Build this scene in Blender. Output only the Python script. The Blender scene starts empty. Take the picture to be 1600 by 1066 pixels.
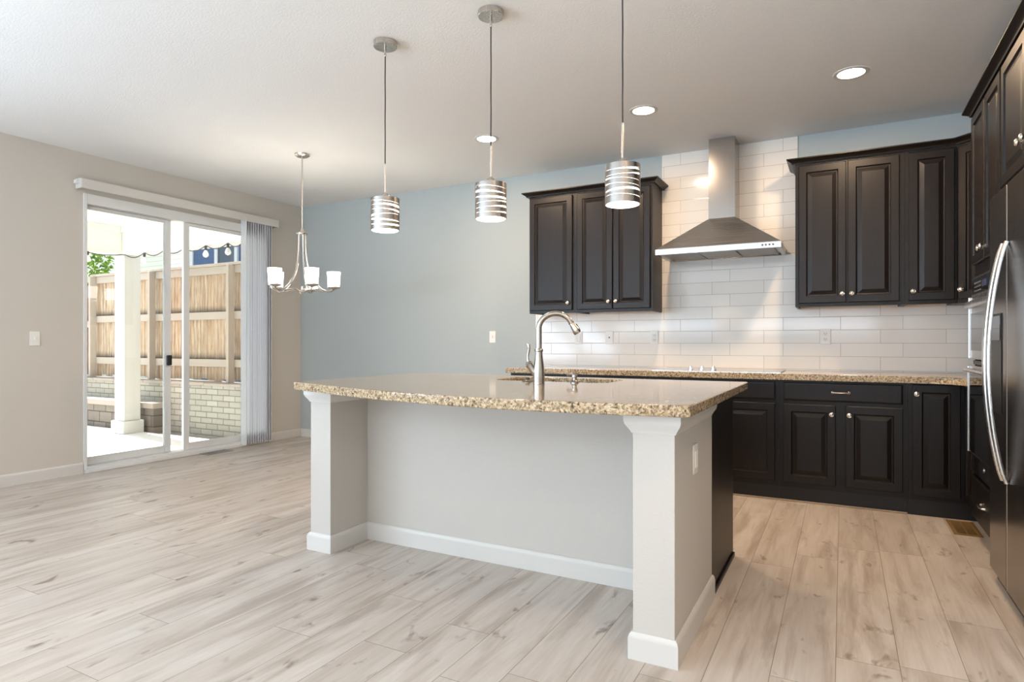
import bpy, bmesh, math, random
from mathutils import Vector, Matrix
random.seed(7)
scene = bpy.context.scene
COL = scene.collection
PI = math.pi

# ------------------------------------------------------------------ camera
YAW = 0.4904
cam_data = bpy.data.cameras.new('camera')
cam_data.sensor_width = 36.0
cam_data.lens = 966.6 / 1600 * 36.0
cam_data.shift_y = 3.0 / 1600
cam_data.clip_start = 0.05
cam_data.clip_end = 200
cam = bpy.data.objects.new('camera', cam_data)
COL.objects.link(cam)
cam.location = (0, 0, 1.118)
cam.rotation_euler = (PI / 2, 0, YAW)
scene.camera = cam

# ------------------------------------------------------------------ light
EXPOSURE = 1.78
SUN_E = 5.8
SKY_E = 0.6
FILL_REAR = 90.0  # strength of the added rear fill lamps
FILL_SIDE = 82.0  # strength of the added side fill lamps
CAN_W = 6.8
PENDANT_E = 2.3

world = bpy.data.worlds.new('sky')
scene.world = world
world.use_nodes = True
wn = world.node_tree
wn.nodes.clear()
wo = wn.nodes.new('ShaderNodeOutputWorld')
wb = wn.nodes.new('ShaderNodeBackground')
wb.inputs['Color'].default_value = (0.70, 0.84, 1.0, 1)
wb.inputs['Strength'].default_value = SKY_E
wn.links.new(wb.outputs[0], wo.inputs[0])

sd = bpy.data.lights.new('sun', 'SUN')
sd.energy = SUN_E
sd.angle = 0.01
sd.color = (1.0, 0.95, 0.86)
sun = bpy.data.objects.new('sun', sd)
COL.objects.link(sun)
_sd = Vector((1.0, -0.16, -0.95)).normalized()      # direction the light travels
sun.rotation_euler = _sd.to_track_quat('-Z', 'Y').to_euler()


def area(name, loc, rot, sx, sy, energy, color, portal=False):
    l = bpy.data.lights.new(name, 'AREA')
    l.shape = 'RECTANGLE'
    l.size = sx
    l.size_y = sy
    l.energy = energy
    l.color = color
    o = bpy.data.objects.new(name, l)
    COL.objects.link(o)
    o.location = loc
    o.rotation_euler = rot
    if portal:
        l.cycles.is_portal = True
    return o

TILT_SIDE, TILT_REAR = math.radians(42), math.radians(80)      # tilted up so the added fill brightens the ceiling
# added fill lamps, set at unseen windows behind the camera
area('fill_light_rear_a', (-3.9, -4.93, 1.55), (PI / 2 + TILT_REAR, 0, 0), 2.6, 1.9, FILL_REAR, (0.79, 0.88, 1.0))
area('fill_light_rear_b', (-0.7, -4.93, 1.55), (PI / 2 + TILT_REAR, 0, 0), 2.6, 1.9, FILL_REAR, (0.79, 0.88, 1.0))
area('fill_light_side_a', (-5.68, -3.6, 1.5), (PI / 2 + TILT_SIDE, 0, -PI / 2), 2.0, 1.9, FILL_SIDE, (0.66, 0.82, 1.0))
area('fill_light_side_b', (-5.68, -1.0, 1.5), (PI / 2 + TILT_SIDE, 0, -PI / 2), 2.0, 1.9, FILL_SIDE, (0.66, 0.82, 1.0))

vs = scene.view_settings
scene.display_settings.display_device = 'sRGB'
vs.view_transform = 'Standard'
vs.look = 'None'
vs.gamma = 1.0
vs.use_curve_mapping = False
vs.exposure = EXPOSURE
scene.cycles.use_denoising = True
scene.cycles.max_bounces = 10
scene.cycles.diffuse_bounces = 5
scene.cycles.glossy_bounces = 5
scene.cycles.transparent_max_bounces = 12
scene.cycles.caustics_reflective = False
scene.cycles.caustics_refractive = False
scene.cycles.sample_clamp_indirect = 6.0

# ------------------------------------------------------------------ materials
def srgb(r, g, b):
    f = lambda v: (v / 255 / 12.92) if v / 255 <= 0.04045 else ((v / 255 + 0.055) / 1.055) ** 2.4
    return (f(r), f(g), f(b), 1)


class NT:
    def __init__(self, name):
        self.m = bpy.data.materials.new(name)
        self.m.use_nodes = True
        self.t = self.m.node_tree
        self.b = self.t.nodes['Principled BSDF']
        self.out = self.t.nodes['Material Output']

    def n(self, kind, **kw):
        nd = self.t.nodes.new(kind)
        for k, v in kw.items():
            setattr(nd, k, v)
        return nd

    def l(self, a, b):
        self.t.links.new(a, b)

    def set(self, sock, v):
        if isinstance(v, (int, float, tuple, list)):
            sock.default_value = v
        else:
            self.l(v, sock)

    def math(self, op, a, b=0.0, c=None):
        nd = self.n('ShaderNodeMath', operation=op)
        self.set(nd.inputs[0], a)
        self.set(nd.inputs[1], b)
        if c is not None:
            self.set(nd.inputs[2], c)
        return nd.outputs[0]

    def pos(self):
        return self.n('ShaderNodeNewGeometry').outputs['Position']

    def obj(self):
        return self.n('ShaderNodeTexCoord').outputs['Object']

    def sep(self, v):
        nd = self.n('ShaderNodeSeparateXYZ')
        self.l(v, nd.inputs[0])
        return nd.outputs

    def comb(self, x, y, z):
        nd = self.n('ShaderNodeCombineXYZ')
        for i, v in enumerate((x, y, z)):
            self.set(nd.inputs[i], v)
        return nd.outputs[0]

    def noise(self, vec, scale, detail=3, rough=0.5, out='Fac', dist=0.0):
        nd = self.n('ShaderNodeTexNoise')
        self.l(vec, nd.inputs['Vector'])
        nd.inputs['Scale'].default_value = scale
        nd.inputs['Detail'].default_value = detail
        nd.inputs['Roughness'].default_value = rough
        nd.inputs['Distortion'].default_value = dist
        return nd.outputs[out]

    def ramp(self, fac, stops, interp='LINEAR'):
        nd = self.n('ShaderNodeValToRGB')
        self.l(fac, nd.inputs[0])
        cr = nd.color_ramp
        cr.interpolation = interp
        while len(cr.elements) < len(stops):
            cr.elements.new(0.5)
        for e, (p, c) in zip(cr.elements, stops):
            e.position = p
            e.color = c if len(c) == 4 else (*c, 1)
        return nd.outputs[0]

    def mix(self, fac, a, b, mode='MIX'):
        nd = self.n('ShaderNodeMix', data_type='RGBA', blend_type=mode)
        self.set(nd.inputs[0], fac)
        self.set(nd.inputs[6], a)
        self.set(nd.inputs[7], b)
        return nd.outputs[2]

    def white(self, vec):
        nd = self.n('ShaderNodeTexWhiteNoise', noise_dimensions='3D')
        self.l(vec, nd.inputs['Vector'])
        return nd.outputs['Value']

    def bump(self, h, strength, dist=0.01):
        nd = self.n('ShaderNodeBump')
        nd.inputs['Strength'].default_value = strength
        nd.inputs['Distance'].default_value = dist
        self.l(h, nd.inputs['Height'])
        self.l(nd.outputs[0], self.b.inputs['Normal'])

    def base(self, col, rough=0.5, metal=0.0, spec=0.5, coat=0.0):
        self.set(self.b.inputs['Base Color'], col)
        self.set(self.b.inputs['Roughness'], rough)
        self.b.inputs['Metallic'].default_value = metal
        self.b.inputs['Specular IOR Level'].default_value = spec
        self.b.inputs['Coat Weight'].default_value = coat
        self.b.inputs['Coat Roughness'].default_value = 0.15
        return self.m


def simple(name, col, rough=0.5, metal=0.0, spec=0.5, coat=0.0):
    return NT(name).base(col, rough, metal, spec, coat)


def paint(name, col, strength=0.25, scale=140, rough=0.75):
    n = NT(name)
    v = n.pos()
    n.bump(n.noise(v, scale, 2, 0.6), strength, 0.003)
    lo = tuple(c * 0.97 for c in col[:3]) + (1,)
    c = n.mix(n.noise(v, 1.3, 2), lo, col)
    return n.base(c, rough, spec=0.3)


def brushed(name, col, rough=0.28, axis='x', amount=0.12, scale=260):
    n = NT(name)
    s = n.sep(n.pos())
    k = {'x': (2, scale, scale), 'y': (scale, 2, scale), 'z': (scale, scale, 2)}[axis]
    v = n.comb(n.math('MULTIPLY', s[0], k[0]), n.math('MULTIPLY', s[1], k[1]), n.math('MULTIPLY', s[2], k[2]))
    nz = n.noise(v, 1.0, 2)
    r = n.math('ADD', n.math('MULTIPLY', nz, amount), rough - amount / 2)
    c = n.mix(nz, tuple(x * 0.88 for x in col[:3]) + (1,), col)
    return n.base(c, r, 1.0)


M = {}
M['ceiling'] = paint('ceiling_paint', srgb(234, 233, 231), 0.5, 90, 0.9)
M['beige'] = paint('beige_wall_paint', srgb(206, 200, 191), 0.25)
M['island_paint'] = paint('island_wall_paint', srgb(199, 194, 187), 0.35, 110)
M['blue'] = paint('blue_grey_wall_paint', srgb(178, 186, 187), 0.25)
M['trim'] = simple('white_trim_paint', srgb(211, 208, 203), 0.4)
M['vinyl'] = simple('white_vinyl', srgb(224, 225, 224), 0.35)
M['vane'] = simple('pale_grey_vane', srgb(240, 241, 246), 0.5)
M['plate'] = simple('white_plastic_plate', srgb(235, 233, 228), 0.35)
M['slot'] = simple('dark_slot', srgb(60, 58, 55), 0.6)
M['nickel'] = brushed('brushed_nickel', (0.62, 0.58, 0.54, 1), 0.26, 'z')
M['faucet'] = brushed('faucet_nickel', (0.44, 0.41, 0.38, 1), 0.22, 'z', 0.08)
M['knob'] = simple('polished_nickel_knob', (0.80, 0.75, 0.68, 1), 0.2, 1.0)
M['chrome'] = simple('polished_chrome', (0.82, 0.80, 0.78, 1), 0.12, 1.0)
M['band'] = brushed('brushed_band_nickel', (0.36, 0.335, 0.31, 1), 0.3, 'z', 0.06)
M['steel'] = brushed('brushed_steel', (0.56, 0.54, 0.52, 1), 0.26, 'x')
M['steel_v'] = brushed('brushed_steel_vertical', (0.50, 0.49, 0.48, 1), 0.18, 'z', 0.06)
M['steel_dark'] = brushed('dark_stainless', (0.30, 0.27, 0.25, 1), 0.24, 'z', 0.08)
M['handle'] = brushed('satin_handle_steel', (0.74, 0.73, 0.72, 1), 0.28, 'z', 0.06)
M['black_glass'] = simple('black_glass', (0.010, 0.010, 0.011, 1), 0.04, 0, 0.6)
M['black'] = simple('black_plastic', (0.012, 0.012, 0.012, 1), 0.4)
M['dark_grey'] = simple('dark_grey_metal', (0.05, 0.05, 0.05, 1), 0.4)
M['cord'] = simple('black_cord', (0.03, 0.03, 0.03, 1), 0.5)
M['sink'] = brushed('sink_steel', (0.55, 0.53, 0.50, 1), 0.3, 'x')
M['filter'] = simple('filter_mesh_steel', (0.36, 0.34, 0.32, 1), 0.45, 1.0)


def wood_dark():
    n = NT('espresso_wood')
    s = n.sep(n.pos())
    v = n.comb(n.math('MULTIPLY', s[0], 60), n.math('MULTIPLY', s[1], 60), n.math('MULTIPLY', s[2], 4))
    g = n.noise(v, 1.0, 4, 0.6)
    c = n.ramp(g, [(0.3, (0.0065, 0.0046, 0.004)), (0.75, (0.012, 0.008, 0.0066))])
    n.base(c, 0.38, spec=0.32)
    n.bump(g, 0.04, 0.002)
    return n.m


M['wood'] = wood_dark()
M['floor_trim'] = simple('pale_floor_trim', srgb(168, 150, 132), 0.5)
M['toe'] = simple('black_toe_kick', (0.008, 0.007, 0.007, 1), 0.5)
M['cab_under'] = simple('pale_cabinet_underside', srgb(190, 165, 130), 0.6)


def granite():
    n = NT('speckled_granite')
    v = n.pos()
    big = n.noise(v, 14, 3, 0.6)
    mid = n.noise(v, 75, 3, 0.7)
    vo = n.n('ShaderNodeTexVoronoi', feature='F1')
    n.l(v, vo.inputs['Vector'])
    vo.inputs['Scale'].default_value = 150
    r = n.sep(vo.outputs['Color'])[0]
    cells = n.ramp(r, [(0.0, srgb(40, 33, 28)), (0.14, srgb(92, 72, 54)), (0.30, srgb(150, 124, 92)),
                       (0.48, srgb(190, 168, 134)), (0.75, srgb(214, 196, 166)), (0.95, srgb(226, 214, 192))], 'CONSTANT')
    blot = n.ramp(mid, [(0.38, srgb(52, 40, 32)), (0.47, srgb(168, 142, 108)), (0.60, srgb(214, 196, 166))])
    c = n.mix(0.45, cells, blot)
    c = n.mix(n.math('MULTIPLY', big, 0.25), c, srgb(150, 128, 100))
    return n.base(c, 0.09, spec=0.5)


M['granite'] = granite()


def grid_tex(n, u, v, L, H, u0, v0, shift, gap, rnd_shift=False):
    """rows of height H along v, bricks of length L along u. returns (mortar mask 0/1, random per brick, row)"""
    vv = n.math('DIVIDE', n.math('SUBTRACT', v, v0), H)
    row = n.math('FLOOR', vv)
    if rnd_shift:
        off = n.math('MULTIPLY', n.white(n.comb(row, 3.7, 1.1)), L)
    else:
        off = n.math('MULTIPLY', n.math('MODULO', n.math('ABSOLUTE', row), 2.0), shift)
    uu = n.math('DIVIDE', n.math('SUBTRACT', n.math('SUBTRACT', u, u0), off), L)
    ci = n.math('FLOOR', uu)
    fu = n.math('MULTIPLY', n.math('SUBTRACT', uu, ci), L)
    fv = n.math('MULTIPLY', n.math('SUBTRACT', vv, row), H)
    du = n.math('MINIMUM', fu, n.math('SUBTRACT', L, fu))
    dv = n.math('MINIMUM', fv, n.math('SUBTRACT', H, fv))
    d = n.math('MINIMUM', du, dv)
    mask = n.math('LESS_THAN', d, gap / 2)
    rnd = n.white(n.comb(row, ci, 0.5))
    return mask, rnd, d


def tile():
    n = NT('subway_tile')
    s = n.sep(n.pos())
    mask, rnd, d = grid_tex(n, s[0], s[2], 0.403, 0.1016, -0.011, 1.014, -0.142, 0.0028)
    t = n.mix(rnd, srgb(230, 226, 219), srgb(235, 231, 225))
    c = n.mix(mask, t, srgb(178, 170, 160))
    r = n.math('ADD', n.math('MULTIPLY', mask, 0.5), 0.10)
    n.base(c, r, spec=0.3)
    e = n.math('MINIMUM', n.math('DIVIDE', d, 0.003), 1.0)
    wob = n.math('MULTIPLY', n.noise(n.pos(), 9, 1), 0.6)
    n.bump(n.math('ADD', e, wob), 0.12, 0.002)
    return n.m


M['tile'] = tile()


def floor_mat():
    n = NT('light_oak_planks')
    s = n.sep(n.pos())
    mask, rnd, d = grid_tex(n, s[1], s[0], 1.35, 0.1955, 0.4, -0.0203, 0, 0.0026, True)
    o = n.math('MULTIPLY', rnd, 37.0)
    v = n.comb(n.math('ADD', s[0], o), n.math('MULTIPLY', s[1], 0.16), o)
    broad = n.noise(v, 7.0, 4, 0.55, dist=1.2)
    fine = n.noise(n.comb(n.math('ADD', s[0], o), n.math('MULTIPLY', s[1], 0.04), o), 95, 3, 0.6)
    sv = n.comb(n.math('ADD', s[0], o), n.math('MULTIPLY', s[1], 0.10), o)
    streak = n.sep(n.ramp(n.noise(sv, 13.0, 4, 0.6, dist=0.5), [(0.50, (0, 0, 0)), (0.68, (1, 1, 1))]))[0]
    kv = n.comb(n.math('ADD', s[0], o), n.math('MULTIPLY', s[1], 0.45), o)
    kmask = n.sep(n.ramp(n.noise(kv, 12.0, 3, 0.55, dist=0.4), [(0.63, (0, 0, 0)), (0.73, (1, 1, 1))]))[0]
    c = n.ramp(broad, [(0.28, srgb(176, 163, 150)), (0.45, srgb(204, 194, 184)), (0.60, srgb(215, 207, 199)), (0.78, srgb(223, 216, 209))])
    c = n.mix(n.math('MULTIPLY', rnd, 0.45), c, srgb(189, 178, 168))
    c = n.mix(n.math('MULTIPLY', fine, 0.42), c, srgb(165, 153, 140))
    c = n.mix(n.math('MULTIPLY', streak, 0.48), c, srgb(136, 116, 99))
    c = n.mix(n.math('MULTIPLY', kmask, 0.75), c, srgb(108, 88, 72))
    c = n.mix(n.math('MULTIPLY', mask, 0.75), c, srgb(110, 96, 84))
    r = n.math('ADD', n.math('MULTIPLY', fine, 0.12), 0.33)
    n.base(c, r, spec=0.4)
    n.bump(n.math('SUBTRACT', fine, n.math('MULTIPLY', mask, 4.0)), 0.06, 0.002)
    return n.m


M['floor'] = floor_mat()


def emit(name, col, strength, base=None):
    n = NT(name)
    n.base(base or col, 0.4)
    n.b.inputs['Emission Color'].default_value = col
    n.b.inputs['Emission Strength'].default_value = strength
    return n.m


M['opal'] = emit('lit_opal_glass', (1.0, 0.90, 0.76, 1), PENDANT_E, (0.9, 0.88, 0.84, 1))
M['opal_chand'] = emit('lit_frosted_glass', (1.0, 0.95, 0.86, 1), 1.6, (0.9, 0.88, 0.84, 1))
M['lens'] = emit('lit_downlight_lens', (1.0, 0.93, 0.84, 1), 6.0, (0.9, 0.9, 0.88, 1))
M['bulb'] = simple('clear_bulb_glass', (0.9, 0.9, 0.9, 1), 0.08, 0, 0.8)


def glass():
    n = NT('clear_pane_glass')
    tr = n.n('ShaderNodeBsdfTransparent')
    tr.inputs[0].default_value = (0.96, 0.98, 0.97, 1)
    gl = n.n('ShaderNodeBsdfGlossy')
    gl.inputs['Roughness'].default_value = 0.0
    fr = n.n('ShaderNodeFresnel')
    fr.inputs[0].default_value = 1.45
    mx = n.n('ShaderNodeMixShader')
    n.l(fr.outputs[0], mx.inputs[0])
    n.l(tr.outputs[0], mx.inputs[1])
    n.l(gl.outputs[0], mx.inputs[2])
    n.l(mx.outputs[0], n.out.inputs[0])
    return n.m


M['glass'] = glass()
M['patio_white'] = simple('white_exterior_paint', srgb(232, 231, 227), 0.6)
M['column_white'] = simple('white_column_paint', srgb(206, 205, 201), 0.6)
M['concrete'] = paint('patio_concrete', srgb(228, 226, 222), 0.15, 60, 0.85)
M['ground'] = paint('gravel_ground', srgb(150, 145, 138), 0.6, 40, 0.9)


def fence_mat(name, dark):
    n = NT(name)
    s = n.sep(n.pos())
    bw = 0.14
    axis = s[0]
    idx = n.math('FLOOR', n.math('DIVIDE', n.math('SUBTRACT', axis, -10.35 if not dark else -13.15), bw))
    rnd = n.white(n.comb(idx, 2.2, 0.3))
    v = n.comb(n.math('ADD', n.math('MULTIPLY', axis, 9), n.math('MULTIPLY', rnd, 20)), n.math('MULTIPLY', s[2], 0.8), rnd)
    g = n.noise(v, 4.0, 4, 0.65)
    if dark:
        c = n.ramp(g, [(0.3, srgb(95, 66, 56)), (0.7, srgb(140, 104, 90))])
    else:
        c = n.ramp(g, [(0.28, srgb(120, 94, 70)), (0.45, srgb(168, 146, 124)), (0.65, srgb(198, 178, 156)), (0.8, srgb(212, 197, 178))])
        c = n.mix(n.math('MULTIPLY', rnd, 0.35), c, srgb(176, 144, 112))
        # dark grey-brown bands on the boards, strongest at rail-top height, broken by noise
        for z0, z1 in ((1.53, 1.62), (0.90, 1.0)):
            a = n.math('SUBTRACT', 1.0, n.math('MINIMUM', n.math('DIVIDE', n.math('ABSOLUTE', n.math('SUBTRACT', s[2], z0)), z1 - z0), 1.0))
            a = n.math('MULTIPLY', a, n.math('ADD', 0.4, n.math('MULTIPLY', n.noise(v, 9.0, 3), 0.9)))
            c = n.mix(n.math('MINIMUM', a, 1.0), c, srgb(84, 74, 66))
    fr_ = n.math('FRACT', n.math('DIVIDE', n.math('SUBTRACT', axis, -10.35 if not dark else -13.15), bw))
    c = n.mix(n.math('MULTIPLY', n.math('LESS_THAN', n.math('ABSOLUTE', n.math('SUBTRACT', fr_, 0.5)), 0.05), 0.35), c, (0.06, 0.045, 0.03, 1))
    return n.base(c, 0.85, spec=0.2)


M['fence'] = fence_mat('weathered_cedar', False)
M['fence_red'] = fence_mat('red_brown_boards', True)
M['rail'] = paint('grey_weathered_rail', srgb(176, 164, 152), 0.4, 50, 0.85)


def block_mat(name, L, H, c1, c2, cm, gap, u='x', v0=0.0):
    n = NT(name)
    s = n.sep(n.pos())
    mask, rnd, d = grid_tex(n, s[0] if u == 'x' else s[1], s[2], L, H, 0.0, v0, L / 2, gap)
    st = n.noise(n.pos(), 5, 4, 0.7)
    c = n.mix(rnd, c1, c2)
    c = n.mix(n.math('MULTIPLY', st, 0.35), c, cm)
    c = n.mix(mask, c, cm)
    n.base(c, 0.85, spec=0.2)
    n.bump(n.math('ADD', n.math('MINIMUM', n.math('DIVIDE', d, 0.012), 1.0), n.math('MULTIPLY', st, 0.5)), 0.5, 0.01)
    return n.m


M['retaining'] = block_mat('painted_block', 0.22, 0.075, srgb(184, 179, 166), srgb(168, 163, 152), srgb(128, 124, 117), 0.012)
M['stone'] = block_mat('stacked_stone', 0.3, 0.15, srgb(150, 138, 128), srgb(122, 112, 106), srgb(84, 78, 74), 0.014, 'x')
M['stone_cap'] = paint('stone_cap_slab', srgb(168, 156, 146), 0.4, 30, 0.8)


def siding(name, col):
    n = NT(name)
    s = n.sep(n.pos())
    f = n.math('FRACT', n.math('DIVIDE', s[2], 0.13))
    e = n.math('LESS_THAN', f, 0.1)
    c = n.mix(n.math('MULTIPLY', e, 0.35), col, (0.02, 0.02, 0.02, 1))
    n.bump(f, 0.5, 0.01)
    return n.base(c, 0.7)


M['siding_cream'] = siding('cream_lap_siding', srgb(235, 230, 214))
M['siding_blue'] = siding('blue_lap_siding', srgb(64, 84, 120))
M['shingle'] = simple('grey_roof_shingle', srgb(100, 96, 92), 0.9)
M['win_dark'] = simple('dark_window_glass', (0.02, 0.03, 0.05, 1), 0.05, 0, 0.6)


def leaf():
    n = NT('green_leaf')
    c = n.ramp(n.noise(n.pos(), 6, 2), [(0.3, srgb(70, 110, 25)), (0.7, srgb(160, 190, 60))])
    return n.base(c, 0.6)


M['leaf'] = leaf()
M['bark'] = simple('brown_bark', srgb(90, 72, 58), 0.9)
M['brass'] = simple('tan_bronze_register', srgb(150, 118, 74), 0.4, 0.3)
M['pewter'] = simple('grey_metal_register', srgb(150, 148, 146), 0.4, 0.2)

# ------------------------------------------------------------------ mesh helpers (world coordinates in, made local on linking)
class MB:
    def __init__(self):
        self.bm = bmesh.new()

    def _add(self, verts, faces, mat=None):
        vs_ = [self.bm.verts.new(mat @ Vector(v) if mat else Vector(v)) for v in verts]
        for f in faces:
            try:
                self.bm.faces.new([vs_[i] for i in f])
            except ValueError:
                pass
        return vs_

    def box(self, x0, x1, y0, y1, z0, z1, bev=0.0, mat=None, seg=2):
        x0, x1 = min(x0, x1), max(x0, x1)
        y0, y1 = min(y0, y1), max(y0, y1)
        z0, z1 = min(z0, z1), max(z0, z1)
        v = [(x0, y0, z0), (x1, y0, z0), (x1, y1, z0), (x0, y1, z0), (x0, y0, z1), (x1, y0, z1), (x1, y1, z1), (x0, y1, z1)]
        f = [(0, 3, 2, 1), (4, 5, 6, 7), (0, 1, 5, 4), (1, 2, 6, 5), (2, 3, 7, 6), (3, 0, 4, 7)]
        if bev <= 0:
            self._add(v, f, mat)
        else:
            t = bmesh.new()
            vv = [t.verts.new(p) for p in v]
            for q in f:
                t.faces.new([vv[i] for i in q])
            bmesh.ops.bevel(t, geom=list(t.edges), offset=bev, segments=seg, profile=0.5, affect='EDGES')
            t.verts.index_update()
            self._add([p.co.copy() for p in t.verts], [[p.index for p in q.verts] for q in t.faces], mat)
            t.free()
        return self

    def prism(self, pts, z0, z1, mat=None, bev=0.0):
        """pts: plan polygon counter-clockwise"""
        k = len(pts)
        v = [(p[0], p[1], z0) for p in pts] + [(p[0], p[1], z1) for p in pts]
        f = [tuple(reversed(range(k))), tuple(range(k, 2 * k))] + [(i, (i + 1) % k, k + (i + 1) % k, k + i) for i in range(k)]
        if bev <= 0:
            self._add(v, f, mat)
        else:
            t = bmesh.new()
            vv = [t.verts.new(p) for p in v]
            for q in f:
                t.faces.new([vv[i] for i in q])
            ed = [e for e in t.edges if abs(e.verts[0].co.z - e.verts[1].co.z) < 1e-6]
            bmesh.ops.bevel(t, geom=ed, offset=bev, segments=3, profile=0.5, affect='EDGES')
            t.verts.index_update()
            self._add([p.co.copy() for p in t.verts], [[p.index for p in q.verts] for q in t.faces], mat)
            t.free()
        return self

    def rings(self, rings, mat=None, cap0=True, cap1=True, close=True):
        k = len(rings[0])
        verts = [p for r in rings for p in r]
        faces = []
        for a in range(len(rings) - 1):
            for i in range(k if close else k - 1):
                j = (i + 1) % k
                faces.append((a * k + i, a * k + j, (a + 1) * k + j, (a + 1) * k + i))
        if cap0:
            faces.append(tuple(reversed(range(k))))
        if cap1:
            faces.append(tuple(range((len(rings) - 1) * k, len(rings) * k)))
        self._add(verts, faces, mat)
        return self

    def lathe(self, prof, c=(0, 0, 0), seg=24, mat=None, cap=True):
        """prof: (radius, height) from bottom to top about local z"""
        R = [[(c[0] + r * math.cos(2 * PI * i / seg), c[1] + r * math.sin(2 * PI * i / seg), c[2] + h) for i in range(seg)] for r, h in prof]
        return self.rings(R, mat, cap, cap)

    def tube(self, pts, rad, seg=12, mat=None):
        pts = [Vector(p) for p in pts]
        if not isinstance(rad, (list, tuple)):
            rad = [rad] * len(pts)
        R = []
        prev = None
        for i, p in enumerate(pts):
            t = (pts[min(i + 1, len(pts) - 1)] - pts[max(i - 1, 0)]).normalized()
            if prev is None:
                a = Vector((0, 0, 1)) if abs(t.z) < 0.9 else Vector((1, 0, 0))
                u = t.cross(a).normalized()
            else:
                u = (prev - t * prev.dot(t)).normalized()
            prev = u
            w = t.cross(u)
            R.append([tuple(p + (u * math.cos(2 * PI * k / seg) + w * math.sin(2 * PI * k / seg)) * rad[i]) for k in range(seg)])
        return self.rings(R, mat)

    def sweep(self, path, prof, closed=False):
        """plan path of (x,y); prof of (offset to the left-hand outward normal, z). solid moulding with mitred corners"""
        n = len(path)
        P = [Vector((p[0], p[1])) for p in path]
        R = []
        for i in range(n):
            d = []
            if i > 0:
                d.append((P[i] - P[i - 1]).normalized())
            if i < n - 1:
                d.append((P[i + 1] - P[i]).normalized())
            nr = [Vector((q.y, -q.x)) for q in d]
            if len(nr) == 1:
                m = nr[0]
            else:
                m = (nr[0] + nr[1]).normalized()
                m = m / max(0.2, m.dot(nr[0]))
            R.append([(P[i].x + m.x * o, P[i].y + m.y * o, z) for o, z in prof])
        return self.rings(R)


LAST_SMOOTH = 0.6


def finish(name, mb, mat, parent=None, smooth=True):
    bm = mb.bm
    bmesh.ops.recalc_face_normals(bm, faces=list(bm.faces))
    off = Vector((0, 0, 0))
    p = parent
    while p is not None:
        off += p.location
        p = p.parent
    if parent is None:
        xs = [v.co for v in bm.verts]
        lo = Vector((min(v.x for v in xs), min(v.y for v in xs), min(v.z for v in xs)))
        hi = Vector((max(v.x for v in xs), max(v.y for v in xs), max(v.z for v in xs)))
        off = Vector(((lo.x + hi.x) / 2, (lo.y + hi.y) / 2, lo.z))
    for v in bm.verts:
        v.co -= off
    me = bpy.data.meshes.new(name)
    bm.to_mesh(me)
    bm.free()
    me.materials.append(mat if not isinstance(mat, str) else M[mat])
    if smooth:
        for f in me.polygons:
            f.use_smooth = True
        me.set_sharp_from_angle(angle=0.6)
    o = bpy.data.objects.new(name, me)
    COL.objects.link(o)
    if smooth:
        wnm = o.modifiers.new('weighted_normals', 'WEIGHTED_NORMAL')
        wnm.keep_sharp = True
        wnm.weight = 100
    if parent is not None:
        o.parent = parent
    else:
        o.location = off
    return o


def tag(o, label, cat, group=None):
    o['label'] = label
    o['category'] = cat
    if group:
        o['group'] = group
    return o


def thing(name, loc, label, cat, group=None):
    o = bpy.data.objects.new(name, None)
    COL.objects.link(o)
    o.location = loc
    o.empty_display_size = 0.1
    return tag(o, label, cat, group)


def struct(name, mb, mat, parent=None, smooth=True):
    o = finish(name, mb, mat, parent, smooth)
    if parent is None:
        o['kind'] = 'structure'
    return o


def box(*a, **k):
    return MB().box(*a, **k)


# ------------------------------------------------------------------ room shell
XL, XR, YB, YR, H = -5.73, 1.29, 5.35, -5.0, 2.745
struct('floor', box(XL, XR, YR, YB, -0.08, 0), 'floor', smooth=False)
struct('ceiling', box(XL, XR, YR, YB, H, H + 0.1), 'ceiling', smooth=False)
struct('wall_back', box(XL - 0.15, XR + 0.15, YB, YB + 0.15, -0.08, H), 'blue', smooth=False)
struct('wall_right', box(XR, XR + 0.15, YR, YB, -0.08, H), 'beige', smooth=False)
DY0, DY1, DZ = 2.94, 4.87, 2.405
wl = MB()
for y0, y1, z0, z1 in ((YR, -4.6, -0.08, H), (-4.6, -2.6, -0.08, 0.55), (-4.6, -2.6, 2.45, H), (-2.6, -2.0, -0.08, H), (-2.0, 0.0, -0.08, 0.55), (-2.0, 0.0, 2.45, H), (0.0, DY0, -0.08, H), (DY0, DY1, DZ, H), (DY1, YB, -0.08, H)):
    wl.box(XL - 0.15, XL, y0, y1, z0, z1)
struct('wall_left', wl, 'beige', smooth=False)
wr = MB()
for x0, x1, z0, z1 in ((XL - 0.15, -5.2, -0.08, H), (-5.2, -2.6, -0.08, 0.6), (-5.2, -2.6, 2.5, H), (-2.6, -2.0, -0.08, H), (-2.0, 0.6, -0.08, 0.6), (-2.0, 0.6, 2.5, H), (0.6, XR + 0.15, -0.08, H)):
    wr.box(x0, x1, YR - 0.15, YR, z0, z1)
struct('wall_rear', wr, 'beige', smooth=False)


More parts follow.
